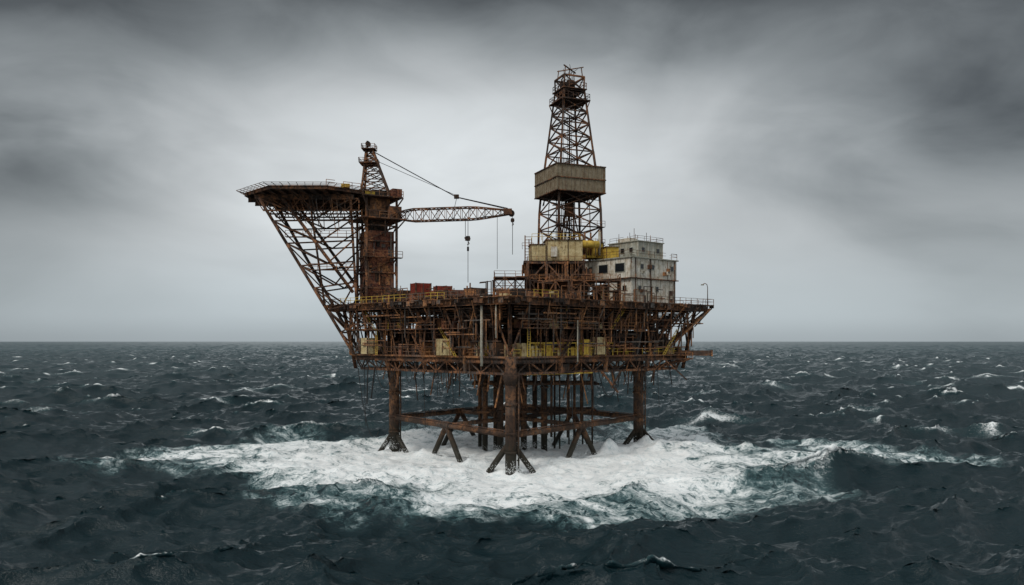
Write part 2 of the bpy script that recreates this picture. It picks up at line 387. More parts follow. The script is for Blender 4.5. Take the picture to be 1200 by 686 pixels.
for i in range(80):
    k=random.choice((0,1)); t=U(.02,.8); q=side(k,t,U(.85,.985),ZM); h=U(1,2.9)
    P.cyl('deck_post_pipe',random.choice(RM),q,q+Vector((0,0,h)),U(.05,.14),6)
    if rnd()<.5: P.cyl('deck_post_pipe','rust_steel',q+Vector((0,0,h)),q+Vector((0,0,h))+(e1 if k==0 else e2)*U(1,4),.08,6)
for i in range(10): 
    q=side(1,.12+.06*i,.9,ZM+.5); P.cyl('deck_pipe_stack','rust_steel',q,q+e2*6,.2,8)
def frame(x0,x1,y0,y1,z0,z1,nz,mat='rust_steel',w=.2,plat=True,part='drill_substructure',nx=2):
    for j in range(nz):
        za=z0+(z1-z0)*j/nz; zb=z0+(z1-z0)*(j+1)/nz
        C=[(x0,y0),(x1,y0),(x1,y1),(x0,y1)]
        for i in range(4):
            a,b=C[i],C[(i+1)%4]
            for k in range(nx):
                p=Vector((a[0]+(b[0]-a[0])*k/nx,a[1]+(b[1]-a[1])*k/nx,za)); p2=Vector((a[0]+(b[0]-a[0])*(k+1)/nx,a[1]+(b[1]-a[1])*(k+1)/nx,za))
                up=Vector((0,0,zb-za))
                P.bar(part,mat,p,p+up,w*1.3); P.bar(part,mat,p+up,p2+up,w)
                if (k+j)%2: P.bar(part,mat,p,p2+up,w*.8)
                else: P.bar(part,mat,p2,p+up,w*.8)
        if plat: P.prism(part+'_floor',mat,C,zb-.1,zb-.002)
        if plat: P.rail(part+'_railing','rust_orange',[(c[0],c[1],zb) for c in C],closed=True)
frame(-3.2,2.6,-13,-7,ZM,32.2,2,nx=3,w=.16)
frame(2.8,13,-11,2,ZM,35.0,2,w=.34,nx=3,mat='rust_steel')
frame(3.2,10,-14,-11.2,ZM,31.5,1,w=.2,nx=3)
frame(10.5,19,-15.5,-12,ZM,31.4,2,w=.16,nx=4)
for i in range(46):
    P.box('drill_equipment',random.choice(['rust_dark','rust_dark','rust_steel','rust_orange','grey_steel']),(U(3,14),U(-9.5,3),U(ZM+.8,34)),(U(1,3.5),U(1,3),U(.8,2.6)),U(-.2,.2))
for i in range(50):
    x,y,z=U(0,15),U(-13,-10),U(ZM,33); L=U(1.5,5)
    d=random.choice([Vector((1,0,0)),Vector((0,0,1))]); p=Vector((x,y,z)); e=p+d*L; e.z=min(e.z,35.2)
    P.cyl('drill_pipe','rust_steel' if rnd()<.6 else 'rust_orange',p,e,U(.06,.14),6)
P.box('drill_floor','rust_steel',(7.8,-6.0,35.25),(11.4,8.4,.4)); P.box('drill_floor','rust_steel',(10,4.6,35.2),(16,12.6,.4))
P.rail('drill_floor_railing','rust_orange',[(2.2,-10.1,35.45),(13.4,-10.1,35.45)],r=.05)
def panelbox(part,mat,c,sz,rot,n,rib=.12):
    P.box(part,mat,c,sz,rot); co,si=math.cos(rot),math.sin(rot)
    for sgn in (-1,1):
        for i in range(n+1):
            x=-sz[0]/2+sz[0]*i/n; y=sgn*(sz[1]/2+.03)
            P.box(part+'_rib','rust_steel' if i%3==0 else mat,(c[0]+x*co-y*si,c[1]+x*si+y*co,c[2]),(rib,.1,sz[2]+.06),rot)
        for i in range(4):
            y=-sz[1]/2+sz[1]*i/3; x=sgn*(sz[0]/2+.03)
            P.box(part+'_rib',mat,(c[0]+x*co-y*si,c[1]+x*si+y*co,c[2]),(.1,rib,sz[2]+.06),rot)
    P.box(part+'_roof','rust_steel',(c[0],c[1],c[2]+sz[2]/2+.06),(sz[0]+.4,sz[1]+.4,.12),rot)
panelbox('mud_module','cream_paint',(9.4,-8.4,37.3),(6.4,4.2,3.7),.07,5)
panelbox('mud_module','cream_paint',(4.6,-8.6,36.9),(2.6,3.6,2.9),.07,2)
panelbox('shaker_module','yellow_paint',(15.3,-2.8,38.0),(3.4,3.4,2.8),.25,3)
panelbox('shaker_module','yellow_paint',(18.5,-4.6,37.4),(2.4,2.4,2.1),.3,2)
P.cyl('yellow_tank','yellow_paint',(13.0,-6.9,38.9),(16.2,-5.9,38.9),.7,14)
P.box('doghouse','white_paint',(7.6,-11.0,37.0),(1.1,.6,1.8),.07)
P.rail('module_railing','yellow_paint',[(3.6,-10.4,39.2),(12.4,-10,39.2)],r=.05)
for i in range(18):
    x=U(3,17); P.cyl('vent_pipe',random.choice(['rust_steel','pale_pipe','rust_orange']),(x,-5,37),(x,-5,38.4+U(1.2,3.4)),U(.08,.2),8)
P.bar('stair_tower','rust_orange',(2.4,-9,28),(2.4,-9,40.2),.22); P.bar('stair_tower','rust_orange',(3.6,-9,28),(3.6,-9,39.8),.18)
for i in range(22): P.bar('stair_tower','rust_orange',(2.4,-9,28.4+i*.55),(3.6,-9,28.4+i*.55),.09)
P.rail('stair_tower_railing','rust_steel',[(1.9,-9.6,37.6),(3.9,-9.6,37.6)])
P.done()

# ============================================================ ACCOMMODATION BLOCK
A=B('accommodation_block')
def lbox(part,mat,o,x0,x1,y0,y1,z0,z1):
    c=o+e1*((x0+x1)/2)+e2*((y0+y1)/2); A.box(part,mat,(c.x,c.y,(z0+z1)/2),(x1-x0,y1-y0,z1-z0),ROT)
O=Vector((21.6,-11.0,0)); ZW=ZM+.05
lbox('lower_storey','white_paint',O,.0,12.4,0,5.4,ZW,32.25)
lbox('middle_storey','white_paint',O,-.25,12.6,-.05,12.0,32.4,36.0)
lbox('support_floor','rust_steel',O,-.5,12.9,-.4,12.3,32.22,32.38)
lbox('roof_edge','grey_paint',O,-.5,12.9,-.4,12.3,36.0,36.2)
O2=O+e1*4.2+e2*2.2
lbox('upper_storey','grey_paint',O2,0,7.2,0,7.4,36.22,39.5)
lbox('upper_roof','grey_paint',O2,-.2,7.4,-.2,7.6,39.5,39.66)
lbox('plant_room','white_paint',O2,1,3.2,3,6,39.68,40.5)
for i in range(4):
    c=O+e2*(5.9+2*i)+e1*.2; A.bar('stilt','rust_steel',(c.x,c.y,ZM),(c.x,c.y,32.2),.3)
    c=O+e2*(5.9+2*i)+e1*8; A.bar('stilt','rust_steel',(c.x,c.y,ZM),(c.x,c.y,32.2),.3)
lbox('stilt_plant','rust_dark',O,1.5,9,6.8,11.5,ZW,31.6)
for i in range(12):
    c=O+e2*U(5.8,11.5)+e1*U(0,1); h=U(.6,3.2); A.box('stilt_equipment',random.choice(['rust_steel','rust_orange','grey_steel','cream_paint']),(c.x,c.y,ZW+h/2),(U(.4,1.2),U(.5,1.4),h),ROT)
def window(o,face,t,z,w,h,glass='window_glass'):
    if face=='R':
        c=o+e1*t; A.box('window_frame','grey_paint',(c.x-e2.x*.03,c.y-e2.y*.03,z),(w+.22,.10,h+.22),ROT)
        A.box('window_pane',glass,(c.x-e2.x*.06,c.y-e2.y*.06,z),(w,.10,h),ROT)
    else:
        c=o+e2*t; A.box('window_frame','grey_paint',(c.x-e1.x*.03,c.y-e1.y*.03,z),(.10,w+.22,h+.22),ROT)
        A.box('window_pane',glass,(c.x-e1.x*.06,c.y-e1.y*.06,z),(.10,w,h),ROT)
Om=O-e1*.25-e2*.05
for t in (2.6,6.8): window(Om,'L',t,34.3,2.2,1.5)
window(Om,'L',10.2,34.3,.9,1.1)
for t in (3.,6.,11.5): window(Om,'R',t,34.5,.75,.8)
for t in (2.2,7.): window(O,'R',t,30.5,.7,.8)
window(O,'R',10.9,29.2,1.0,2.2,'rust_steel'); window(O,'L',1.6,30.5,.8,.8); window(O,'L',4.0,29.2,1.,2.1,'rust_steel')
for t in (1.6,3.8,6.0): window(O2,'L',t,38.0,.8,.8)
for t in (1.4,5.6): window(O2,'R',t,38.0,.8,.8)
for i in range(11):
    c=Om+e1*(i*1.27+.08)-e2*.02; A.box('panel_seam','grey_paint' if i%4 else 'rust_orange',(c.x,c.y,34.2),(.06,.07,3.5),ROT)
    c=Om+e2*(i*1.19+.08)-e1*.02; A.box('panel_seam','grey_paint',(c.x,c.y,34.2),(.07,.06,3.5),ROT)
    if i<10:
        c=O+e1*(i*1.28+.4)-e2*.02; A.box('panel_seam','grey_paint',(c.x,c.y,30.1),(.06,.07,4.1),ROT)
    if i<6:
        c=O2+e1*(i*1.4+.1)-e2*.02; A.box('panel_seam','white_paint',(c.x,c.y,37.85),(.07,.07,3.2),ROT)
        c=O2+e2*(i*1.4+.1)-e1*.02; A.box('panel_seam','white_paint',(c.x,c.y,37.85),(.07,.07,3.2),ROT)
for t in (1.0,5.1,12.0): 
    c=O+e1*t-e2*.18; A.cyl('downpipe','rust_steel',(c.x,c.y,ZW),(c.x,c.y,36.0),.09,8)
for i in range(7):
    c=O+e1*U(1,12)-e2*.25; A.box('wall_unit',random.choice(['grey_paint','rust_orange','white_paint']),(c.x,c.y,U(29,35.2)),(U(.4,.9),.45,U(.4,.9)),ROT)
def LP(o,x,y,z): 
    c=o+e1*x+e2*y; return (c.x,c.y,z)
A.rail('roof_railing','rust_steel',[LP(O,-.3,12.1,36.2),LP(O,-.3,-.2,36.2),LP(O,12.6,-.2,36.2),LP(O,12.6,12.0,36.2)],r=.04)
A.rail('roof_railing','rust_steel',[LP(O2,0,7.2,39.66),LP(O2,0,0,39.66),LP(O2,7.2,0,39.66),LP(O2,7.2,7,39.66)],r=.035,h=.9)
A.rail('walkway_railing','rust_orange',[LP(O,-1.3,12.0,32.3),LP(O,-1.3,6,32.3)],r=.04)
for i in range(8):
    c=O2+e1*U(.5,6.5)+e2*U(.5,6.5); A.cyl('antenna','rust_steel',(c.x,c.y,39.6),(c.x,c.y,40.5+U(0,1.8)),.05,6)
for i in range(7):
    c=O+e1*U(.6,3.6)+e2*U(1,11); h=U(.5,1.2); A.box('roof_unit','grey_paint',(c.x,c.y,36.2+h/2),(U(.7,1.4),U(.7,1.4),h),ROT)
A.done()

# ============================================================ DERRICK
D=B('drilling_derrick')
dc=Vector((11.5,3.6,0)); rotd=math.radians(22)
def dcor(z,i,hw):
    a=rotd+math.pi/4+i*math.pi/2; r=hw*math.sqrt(2); return Vector((dc.x+math.cos(a)*r,dc.y+math.sin(a)*r,z))
def hw(z):
    if z<50: return 4.8-(z-35.4)*.02
    return 4.35-(z-50)*(4.35-2.2)/(70.4-50)
zs=[35.4,39.6,43.2,46.6,50.0,55.0,58.2,61.0,63.8,66.2,68.4,70.4]
for j in range(len(zs)-1):
    z0,z1=zs[j],zs[j+1]; h0,h1=hw(z0),hw(z1)
    for i in range(4):
        a0,a1=dcor(z0,i,h0),dcor(z1,i,h1); b0,b1=dcor(z0,(i+1)%4,h0),dcor(z1,(i+1)%4,h1)
        D.bar('derrick_leg','rust_steel',a0,a1,.44 if j<6 else .36)
        D.bar('derrick_girt','rust_steel',a1,b1,.22)
        D.bar('derrick_brace','rust_steel' if (i+j)%2 else 'rust_dark',a0,b1,.2); D.bar('derrick_brace','rust_steel',b0,a1,.2)
        m0=(a0+b0)/2
        if j<5: D.bar('derrick_brace','rust_dark',m0,(a1+b1)/2,.16)
D.cyl('drill_string','rust_dark',(dc.x,dc.y,35),(dc.x,dc.y,66),.16,8); 
D.box('travelling_block','rust_orange',(dc.x,dc.y,47),(1.4,1.0,2.6),rotd)
for o in (-.5,.5): D.cyl('drill_line','cable_black',(dc.x+o,dc.y,48),(dc.x+o*.6,dc.y,69),.05,5)
for i in range(12): D.cyl('racked_pipe','rust_dark',(dc.x-2.6+i*.35,dc.y+2.2,35.4),(dc.x-2.4+i*.33,dc.y+2.4,58),.09,6)
for i in range(10):
    D.cyl('standpipe','rust_steel',(dc.x+U(-3.6,3.6),dc.y+U(-3.5,3.5),35.4),(dc.x+U(-3,3),dc.y+U(-3,3),50),U(.06,.16),6)
def dbox(part,mat,x0,x1,y0,y1,z0,z1):
    c,s=math.cos(rotd),math.sin(rotd); mx,my=(x0+x1)/2,(y0+y1)/2
    D.box(part,mat,(dc.x+mx*c-my*s,dc.y+mx*s+my*c,(z0+z1)/2),(x1-x0,y1-y0,z1-z0),rotd)
W=5.15; zb0,zb1=49.8,54.9
for sx in (-1,1):
    dbox('windwall','tarnished_cladding',-W,W,sx*W-.06,sx*W+.06,zb0,zb1); dbox('windwall','tarnished_cladding',sx*W-.06,sx*W+.06,-W+.07,W-.07,zb0,zb1)
    for i in range(12):
        t=-W+2*W*i/11
        dbox('windwall_rib','tarnished_cladding',t-.06,t+.06,sx*(W+.1)-.05,sx*(W+.1)+.05,zb0-.05,zb1+U(0,.25)); dbox('windwall_rib','tarnished_cladding',sx*(W+.1)-.05,sx*(W+.1)+.05,t-.06,t+.06,zb0-.05,zb1+U(0,.25))
    for z in (zb0,zb1,(zb0+zb1)/2):
        dbox('windwall_frame','rust_steel',-W-.2,W+.2,sx*(W+.16)-.1,sx*(W+.16)+.1,z-.09,z+.09); dbox('windwall_frame','rust_steel',sx*(W+.16)-.1,sx*(W+.16)+.1,-W+.1,W-.1,z-.09,z+.09)
dbox('monkey_board','rust_dark',-W+.1,W-.1,-W+.1,W-.1,zb0+.1,zb0+.3)
for i in range(16):
    D.bar('windwall_bracket','rust_dark',dcor(zb0,i%4,W).lerp(dcor(zb0,(i+1)%4,W),rnd()),dcor(zb0-U(.4,2),i%4,4.4).lerp(dcor(zb0-1.5,(i+1)%4,4.4),rnd()),.14)
def dpt(x,y,z): 
    c,s=math.cos(rotd),math.sin(rotd); return Vector((dc.x+x*c-y*s,dc.y+x*s+y*c,z))
def ringrail(h,z,r=.055,part='crown_railing'): D.rail(part,'rust_steel',[dpt(-h,-h,z),dpt(h,-h,z),dpt(h,h,z),dpt(-h,h,z)],closed=True,r=r,step=1.1,miss=.03)
dbox('crown_platform','rust_steel',-3.1,3.1,-3.1,3.1,68.3,68.5); ringrail(3.0,68.5)
dbox('crown_platform','rust_steel',-2.6,2.6,-2.6,2.6,70.6,70.8); ringrail(2.5,70.8)
for i in range(4):
    a=dcor(70.6,i,2.1); b=dcor(73.2,i,2.2); D.bar('crown_post','rust_steel',a,b,.3); D.bar('crown_beam','rust_steel',b,dcor(73.2,(i+1)%4,2.2),.3)
    D.bar('crown_brace','rust_steel',a,dcor(73.2,(i+1)%4,2.2),.16); D.bar('crown_brace','rust_dark',dcor(70.6,(i+1)%4,2.1),b,.16)
    D.bar('crown_bracket','rust_steel',dcor(68.3,i,3.0),dcor(66.8,i,hw(66.8)),.18)
D.cyl('crown_sheave','rust_dark',dpt(-.5,-.2,72),dpt(.5,-.2,72),1.0,16); D.cyl('crown_sheave','rust_dark',dpt(-1.5,.6,72),dpt(-.9,.6,72),.8,16)
for x_,y_ in ((-1.9,-1.8),(1.9,1.7),(2.0,-1.8),(-1.8,1.8),(0,0)): D.bar('gin_pole','rust_steel',dpt(x_,y_,73.2),dpt(x_*.9,y_*.9,75.2),.18)
D.bar('gin_pole','rust_steel',dpt(-2.2,-2.0,75.1),dpt(2.3,1.9,75.3),.2); D.bar('gin_pole','rust_steel',dpt(2.1,-2.0,75.2),dpt(-1.8,1.9,75.1),.16)
for i in range(5): D.cyl('lightning_rod','rust_dark',dpt(U(-2,2),U(-2,2),73),dpt(U(-2,2),U(-2,2),U(73.9,75.6)),.05,5)
for o in (0,.5): D.bar('ladder','rust_dark',dpt(-4.9+o,-4.6,36),dpt(-2.6+o,-2.3,69),.09)
for z in (39.6,43.2): dbox('derrick_platform','rust_dark',-5.2,5.2,-5.2,-4.2,z-.08,z+.04); D.rail('platform_railing','rust_steel',[dpt(-5.2,-5.2,z),dpt(5.2,-5.2,z)])
D.done()

# ============================================================ CRANE TOWER
C=B('pedestal_crane')
tc=Vector((-26.4,0,0)); tr=math.radians(28)
def tp(x,y,z): 
    c,s=math.cos(tr),math.sin(tr); return Vector((tc.x+x*c-y*s,tc.y+x*s+y*c,z))
def tbox(part,mat,x0,x1,y0,y1,z0,z1):
    p=tp((x0+x1)/2,(y0+y1)/2,(z0+z1)/2); C.box(part,mat,p,(x1-x0,y1-y0,z1-z0),tr)
tbox('tower_core','rust_red',-2.6,2.6,-2.6,2.6,ZM,42)
tbox('tower_core','rust_dark',-1.6,1.6,-1.6,1.6,42,46)
hwT=3.0
for sx in (-1,1):
    for sy in (-1,1): C.bar('tower_column','rust_steel',tp(sx*hwT,sy*hwT,28),tp(sx*hwT,sy*hwT,48.6),.42)
for z in (31,34,37,40,43,45.8):
    for s in (-1,1):
        C.bar('tower_girt','rust_steel',tp(-hwT,s*hwT,z),tp(hwT,s*hwT,z),.26); C.bar('tower_girt','rust_steel',tp(s*hwT,-hwT,z),tp(s*hwT,hwT,z),.26)
        if z<45 and int(z)%2==1:
            C.bar('tower_brace','rust_steel',tp(-hwT,s*hwT,z-3),tp(hwT,s*hwT,z),.2); C.bar('tower_brace','rust_steel',tp(s*hwT,-hwT,z),tp(s*hwT,hwT,z-3),.2)
for i in range(44):
    x=U(-2.2,2.2); z=U(28.5,39); h=U(.6,2); mt=random.choice(['rust_red','rust_orange','rust_red','grey_steel','rust_dark'])
    if i%2: tbox('tower_plate',mt,x-.4,x+.4,-2.7,-2.58,z,z+h)
    else: tbox('tower_plate',mt,-2.7,-2.58,x-.4,x+.4,z,z+h)
for i in range(22):
    x,y,z=U(-3,3),random.choice([-3.1,3.1,-2.9]),U(ZM,42); L=U(2,6)
    a,b_=(tp(x,y,z),tp(x,y,min(z+L,47))) if i%2 else (tp(y,x,z),tp(y,x,min(z+L,47)))
    C.cyl('tower_pipe',random.choice(RM),a,b_,U(.06,.15),6)
for (h,z) in ((4.3,44.2),(4.0,48.4)):
    tbox('tower_platform','rust_steel',-h,h,-h,h,z,z+.22); C.rail('platform_railing','rust_orange',[tp(-h,-h,z+.2),tp(h,-h,z+.2),tp(h,h,z+.2),tp(-h,h,z+.2)],closed=True,r=.06)
    for s in (-1,1):
        for q in (-1,1): C.bar('platform_bracket','rust_steel',tp(s*h,q*h,z),tp(s*hwT,q*hwT,z-1.8),.2)
tbox('tower_platform','rust_steel',-3.9,3.9,-3.9,-2.8,36.8,36.95); C.rail('platform_railing','rust_orange',[tp(-3.9,-3.9,36.95),tp(3.9,-3.9,36.95)],r=.06)
tbox('slew_ring','rust_orange',-2.0,2.0,-2.0,2.0,46,48.4)
tbox('machinery_house','rust_orange',-2.2,2.4,-1.8,1.8,44.45,46.9)
tbox('machinery_house','rust_steel',1.2,3.8,-3.6,-1.2,44.45,46.8); tbox('winch','yellow_paint',-3.4,-1.6,-3.8,-2.2,48.62,49.3)
tbox('operator_cab','rust_red',2.0,3.9,-3.6,-1.8,48.62,50.2)
tbox('winch_drum','rust_dark',-1.5,1.5,-2,2,48.62,50.0)
def mp(t,i):
    bx=[(-29.2,-1.8),(-23.6,-1.8),(-23.6,1.8),(-29.2,1.8)][i]; tx=[(-28.4,-.5),(-27.2,-.5),(-27.2,.5),(-28.4,.5)][i]
    return Vector((bx[0]+(tx[0]-bx[0])*t,bx[1]+(tx[1]-bx[1])*t,48.5+(58.2-48.5)*t))
ts=[0,.2,.38,.54,.68,.8,.9,1]
for j in range(7):
    for i in range(4):
        C.bar('mast_leg','rust_steel',mp(ts[j],i),mp(ts[j+1],i),.36); C.bar('mast_girt','rust_steel',mp(ts[j+1],i),mp(ts[j+1],(i+1)%4),.16)
        C.bar('mast_brace','rust_steel',mp(ts[j],i),mp(ts[j+1],(i+1)%4),.17)
        if i%2==0: C.bar('mast_brace','rust_dark',mp(ts[j],(i+1)%4),mp(ts[j+1],i),.15)
for z,h in ((55.4,1.7),(58.2,1.3)):
    C.box('mast_platform','rust_steel',(-27.9,0,z),(2*h,2*h,.16)); C.rail('mast_railing','rust_steel',[(-27.9-h,-h,z),(-27.9+h,-h,z),(-27.9+h,h,z),(-27.9-h,h,z)],closed=True,step=.8,h=.9)
C.cyl('mast_head','rust_dark',(-28.1,-.35,59.3),(-28.1,.35,59.3),.5,12); C.bar('mast_head','rust_steel',(-28.3,0,58.3),(-28.2,0,59.9),.35)
bA=Vector((-23.2,-2.0,44.9)); bB=Vector((-.6,-4.5,45.2))
nb=15; bd=(bB-bA); side_=Vector((-bd.y,bd.x,0)).normalized()
def bp(t,i):
    w=.9*min(1,.3+t*4,.35+(1-t)*3.0); h=1.15*min(1,.3+t*4,.35+(1-t)*2.2)
    sx,sz=[(-1,-1),(1,-1),(1,1),(-1,1)][i]; return bA.lerp(bB,t)+side_*sx*w+Vector((0,0,sz*h))
for j in range(nb):
    t0,t1=j/nb,(j+1)/nb
    for i in range(4):
        C.bar('boom_chord','rust_steel',bp(t0,i),bp(t1,i),.2); C.bar('boom_lacing','rust_steel',bp(t0,i) if j%2 else bp(t1,i),bp(t1,(i+1)%4) if j%2 else bp(t0,(i+1)%4),.12)
        C.bar('boom_lacing','rust_steel',bp(t1,i),bp(t1,(i+1)%4),.1)
C.box('boom_head','rust_orange',(bB.x-.2,bB.y,45.3),(1.6,1.1,1.1)); C.cyl('boom_sheave','rust_dark',(bB.x+.5,bB.y-.35,45.0),(bB.x+.5,bB.y+.35,45.0),.6,14)
for s in (-.5,.5): C.cyl('pendant_line','cable_black',(-27.4,s*.6,58.0),(-10.6,-3.3+s*.4,48.3),.06,5); C.cyl('pendant_line','cable_black',(-10.6,-3.3+s*.4,48.3),(-.8,-4.4+s,45.9),.08,5)
C.cyl('luffing_line','cable_black',(-27.4,0,56.4),(-10.6,-3.3,48.6),.05,5)
C.box('bridle_block','rust_dark',(-10.6,-3.3,48.4),(.9,.9,.7)); C.cyl('bridle_line','cable_black',(-10.6,-3.3,48),(-11,-3.4,46.2),.05,5)
def hook(x,y,z0,z1,zb,r):
    C.cyl('hoist_line','cable_black',(x,y,z0),(x,y,z1),.055,5)
    C.box('hook_block','rust_dark',(x,y,zb),(r*1.5,r,r*1.8)); C.cyl('hook_block','rust_dark',(x,y-r*.6,zb),(x,y+r*.6,zb),r*.95,12)
    C.cyl('hook','rust_dark',(x,y,zb-r),(x+r*.5,y,zb-r*2),.09,6); C.cyl('hook','rust_dark',(x+r*.5,y,zb-r*2),(x-r*.3,y,zb-r*2.4),.09,6)
hook(-8.4,-3.4,44.5,32,40.4,.5); hook(-8.9,-3.4,44.5,40,40.5,.2); hook(.1,-4.5,45,37.2,43.7,.4); C.cyl('hoist_line','cable_black',(-2.8,-4.2,44.6),(-2.8,-4.2,34.5),.045,5)
C.cyl('hoist_weight','rust_dark',(-8.4,-3.4,38),(-8.4,-3.4,38.8),.2,8)
C.done()

# ============================================================ HELIDECK
H=B('helideck')
hc=Vector((-39.8,0.5)); ZH=49.2
oct_=[Vector((hc.x+x,hc.y+y,ZH)) for x,y in ((12.0,-5),(6,-10.2),(-4.6,-10.2),(-11.4,-3.2),(-11.4,4),(-5.2,10.2),(6,10.2),(12.0,5))]
H.prism('helideck_plate','rust_steel',oct_,ZH-.12,ZH+.12)
for i in range(8):
    a,b=oct_[i],oct_[(i+1)%8]; H.ibeam('helideck_rim','rust_steel',a-Vector((0,0,.3)),b-Vector((0,0,.3)),.3,.6)
    n=max(2,int((b-a).length/1.3))
    for j in range(n+1):
        p=a.lerp(b,j/n); o=(p-Vector((hc.x,hc.y,ZH))).normalized()
        H.bar('net_arm','rust_steel',p,p+o*1.6+Vector((0,0,.4)),.08)
    oa=(a-Vector((hc.x,hc.y,ZH))).normalized()*1.6+Vector((0,0,.4)); ob=(b-Vector((hc.x,hc.y,ZH))).normalized()*1.6+Vector((0,0,.4))
    for f in (1,.66,.33): H.bar('net_rail','rust_steel',a+oa*f,b+ob*f,.07)
for x in np.arange(-10.5,12.1,2.0):
    half=10.0 if abs(x)<5 else 10-(abs(x)-5)*.95
    H.ibeam('helideck_joist','rust_dark',(hc.x+x,hc.y-half,ZH-.5),(hc.x+x,hc.y+half,ZH-.5),.25,.6)
for y in (-6,-2,2,6):
    xh=11.2 if abs(y)<4 else 8.6
    H.ibeam('helideck_girder','rust_steel',(hc.x-xh,hc.y+y,ZH-1.15),(hc.x+xh+1.5,hc.y+y,ZH-1.15),.35,.8)
    H.truss('helideck_truss','rust_steel',(hc.x-7.0,hc.y+y,ZH-3.8),(hc.x+11,hc.y+y,ZH-3.8),(hc.x-8.4,hc.y+y,ZH-1.6),(hc.x+11,hc.y+y,ZH-1.6),7,.13,.08)
def chord(t,y): return Vector((-47.4,y,ZH-1.6)).lerp(Vector((-30.2,y*.55,ZL)),t)
def inner(t,y): return Vector((-30.4,y*.9,ZH-1.6)).lerp(Vector((-29.2,y*.6,ZL+2)),t)
for y in (-6,6):
    nj=7
    for j in range(nj):
        t0,t1=j/nj,(j+1)/nj; mt='rust_steel' if y<0 else 'rust_dark'
        H.cyl('raking_chord',mt,chord(t0,y),chord(t1,y),.3,10); H.cyl('inner_chord',mt,inner(t0,y),inner(t1,y),.24,10)
        H.cyl('rake_girt',mt,chord(t1,y),inner(t1,y),.15,8)
        if j<nj-1:
            m=chord(t0,y).lerp(inner(t0,y),.5); m1=chord(t1,y).lerp(inner(t1,y),.5)
            H.cyl('rake_brace',mt,chord(t0,y),m1,.16,8); H.cyl('rake_brace',mt,m1,inner(t0,y),.15,8)
nj=7
for j in range(nj+1):
    t=j/nj
    H.cyl('rake_cross','rust_steel',chord(t,-6),chord(t,6),.16,8)
    if j<nj: H.cyl('rake_cross','rust_steel',chord(t,-6),chord(t+1/nj,6),.13,8)
H.cyl('main_strut','rust_steel',(-43,-6,ZH-1.6),(-30,-5,30),.32,10); H.cyl('main_strut','rust_steel',(-38,-6,ZH-1.6),(-36,-2.5,28),.2,10)
H.cyl('main_strut','rust_dark',(-43,6,ZH-1.6),(-30,5,30),.3,10)
for z,x0 in ((40.4,-42.5),(34.2,-38.2)):
    H.bar('access_walkway','rust_steel',(x0,-5.6,z),(-29.5,-5,z),1.0,.12); H.rail('access_railing','rust_orange',[(x0,-6.1,z),(-29.5,-5.5,z)],r=.055)
H.box('deck_hatch_box','yellow_paint',(-31,-7,ZH+.5),(1.6,1.,.7),.2); H.rail('access_railing','rust_orange',[(-34,-9.5,ZH+.1),(-28.5,-5.4,ZH+.1)],r=.06)
for i in range(6): H.cyl('drain_pipe','rust_dark',(U(-46,-32),U(-8,-5),ZH-.4),(U(-38,-32),-6,ZH-U(4,9)),.08,6)
for i in range(8): 
    x=U(-45,-31); H.bar('loose_strut',random.choice(RM),(x,U(-6,-5.4),ZH-1.6),(x+U(-1,3),U(-6,-5),ZH-U(4,8)),.12)
H.done()

# ============================================================ CONTAINERS
def container(c,sz,rot,mat):
    X=B('shipping_container'); X.box('body',mat,c,sz,rot); co,si=math.cos(rot),math.sin(rot)
    def w(x,y,z,s): X.box('ribs' ,mat,(c[0]+x*co-y*si,c[1]+x*si+y*co,c[2]+z),s,rot)
    n=int(sz[0]/.35)
    for i in range(n+1):
        for s in (-1,1): w(-sz[0]/2+.1+(sz[0]-.2)*i/n,s*(sz[1]/2+.02),0,(.14,.07,sz[2]-.3))
    n=int(sz[1]/.35)
    for i in range(n+1):
        for s in (-1,1): w(s*(sz[0]/2+.02),-sz[1]/2+.1+(sz[1]-.2)*i/n,0,(.07,.14,sz[2]-.3))
    for sx in (-1,1):
        for sy in (-1,1):
            x,y=sx*sz[0]/2,sy*sz[1]/2; X.box('corner_post','rust_steel',(c[0]+x*co-y*si,c[1]+x*si+y*co,c[2]),(.2,.2,sz[2]+.08),rot)
    X.done()
container((-17.1,-6,ZM+1.9),(3.0,2.6,3.8),.5,'container_red'); container((-12.9,-7,ZM+1.6),(2.9,2.4,3.2),.3,'container_red')
container((-20.4,-4,ZM+1.3),(3,2.4,2.6),.6,'rust_steel'); container((-10.0,-5,ZM+1.3),(2.6,2.4,2.6),.15,'rust_red')
container((-6.5,-15,ZM+1.2),(3,2.2,2.2),ROT,'rust_steel')
LPo=B('lamp_post'); LPo.cyl('pole','rust_steel',(38.2,0,ZM),(38.2,0,31.3),.1,8,.07)
LPo.poly('arm','rust_steel',[(38.2,0,31.3),(38.05,0,31.9),(37.6,0,32.1),(37.3,0,31.9)],.07,6); LPo.box('lamp_head','grey_paint',(37.2,0,31.8),(.55,.3,.22)); LPo.done()

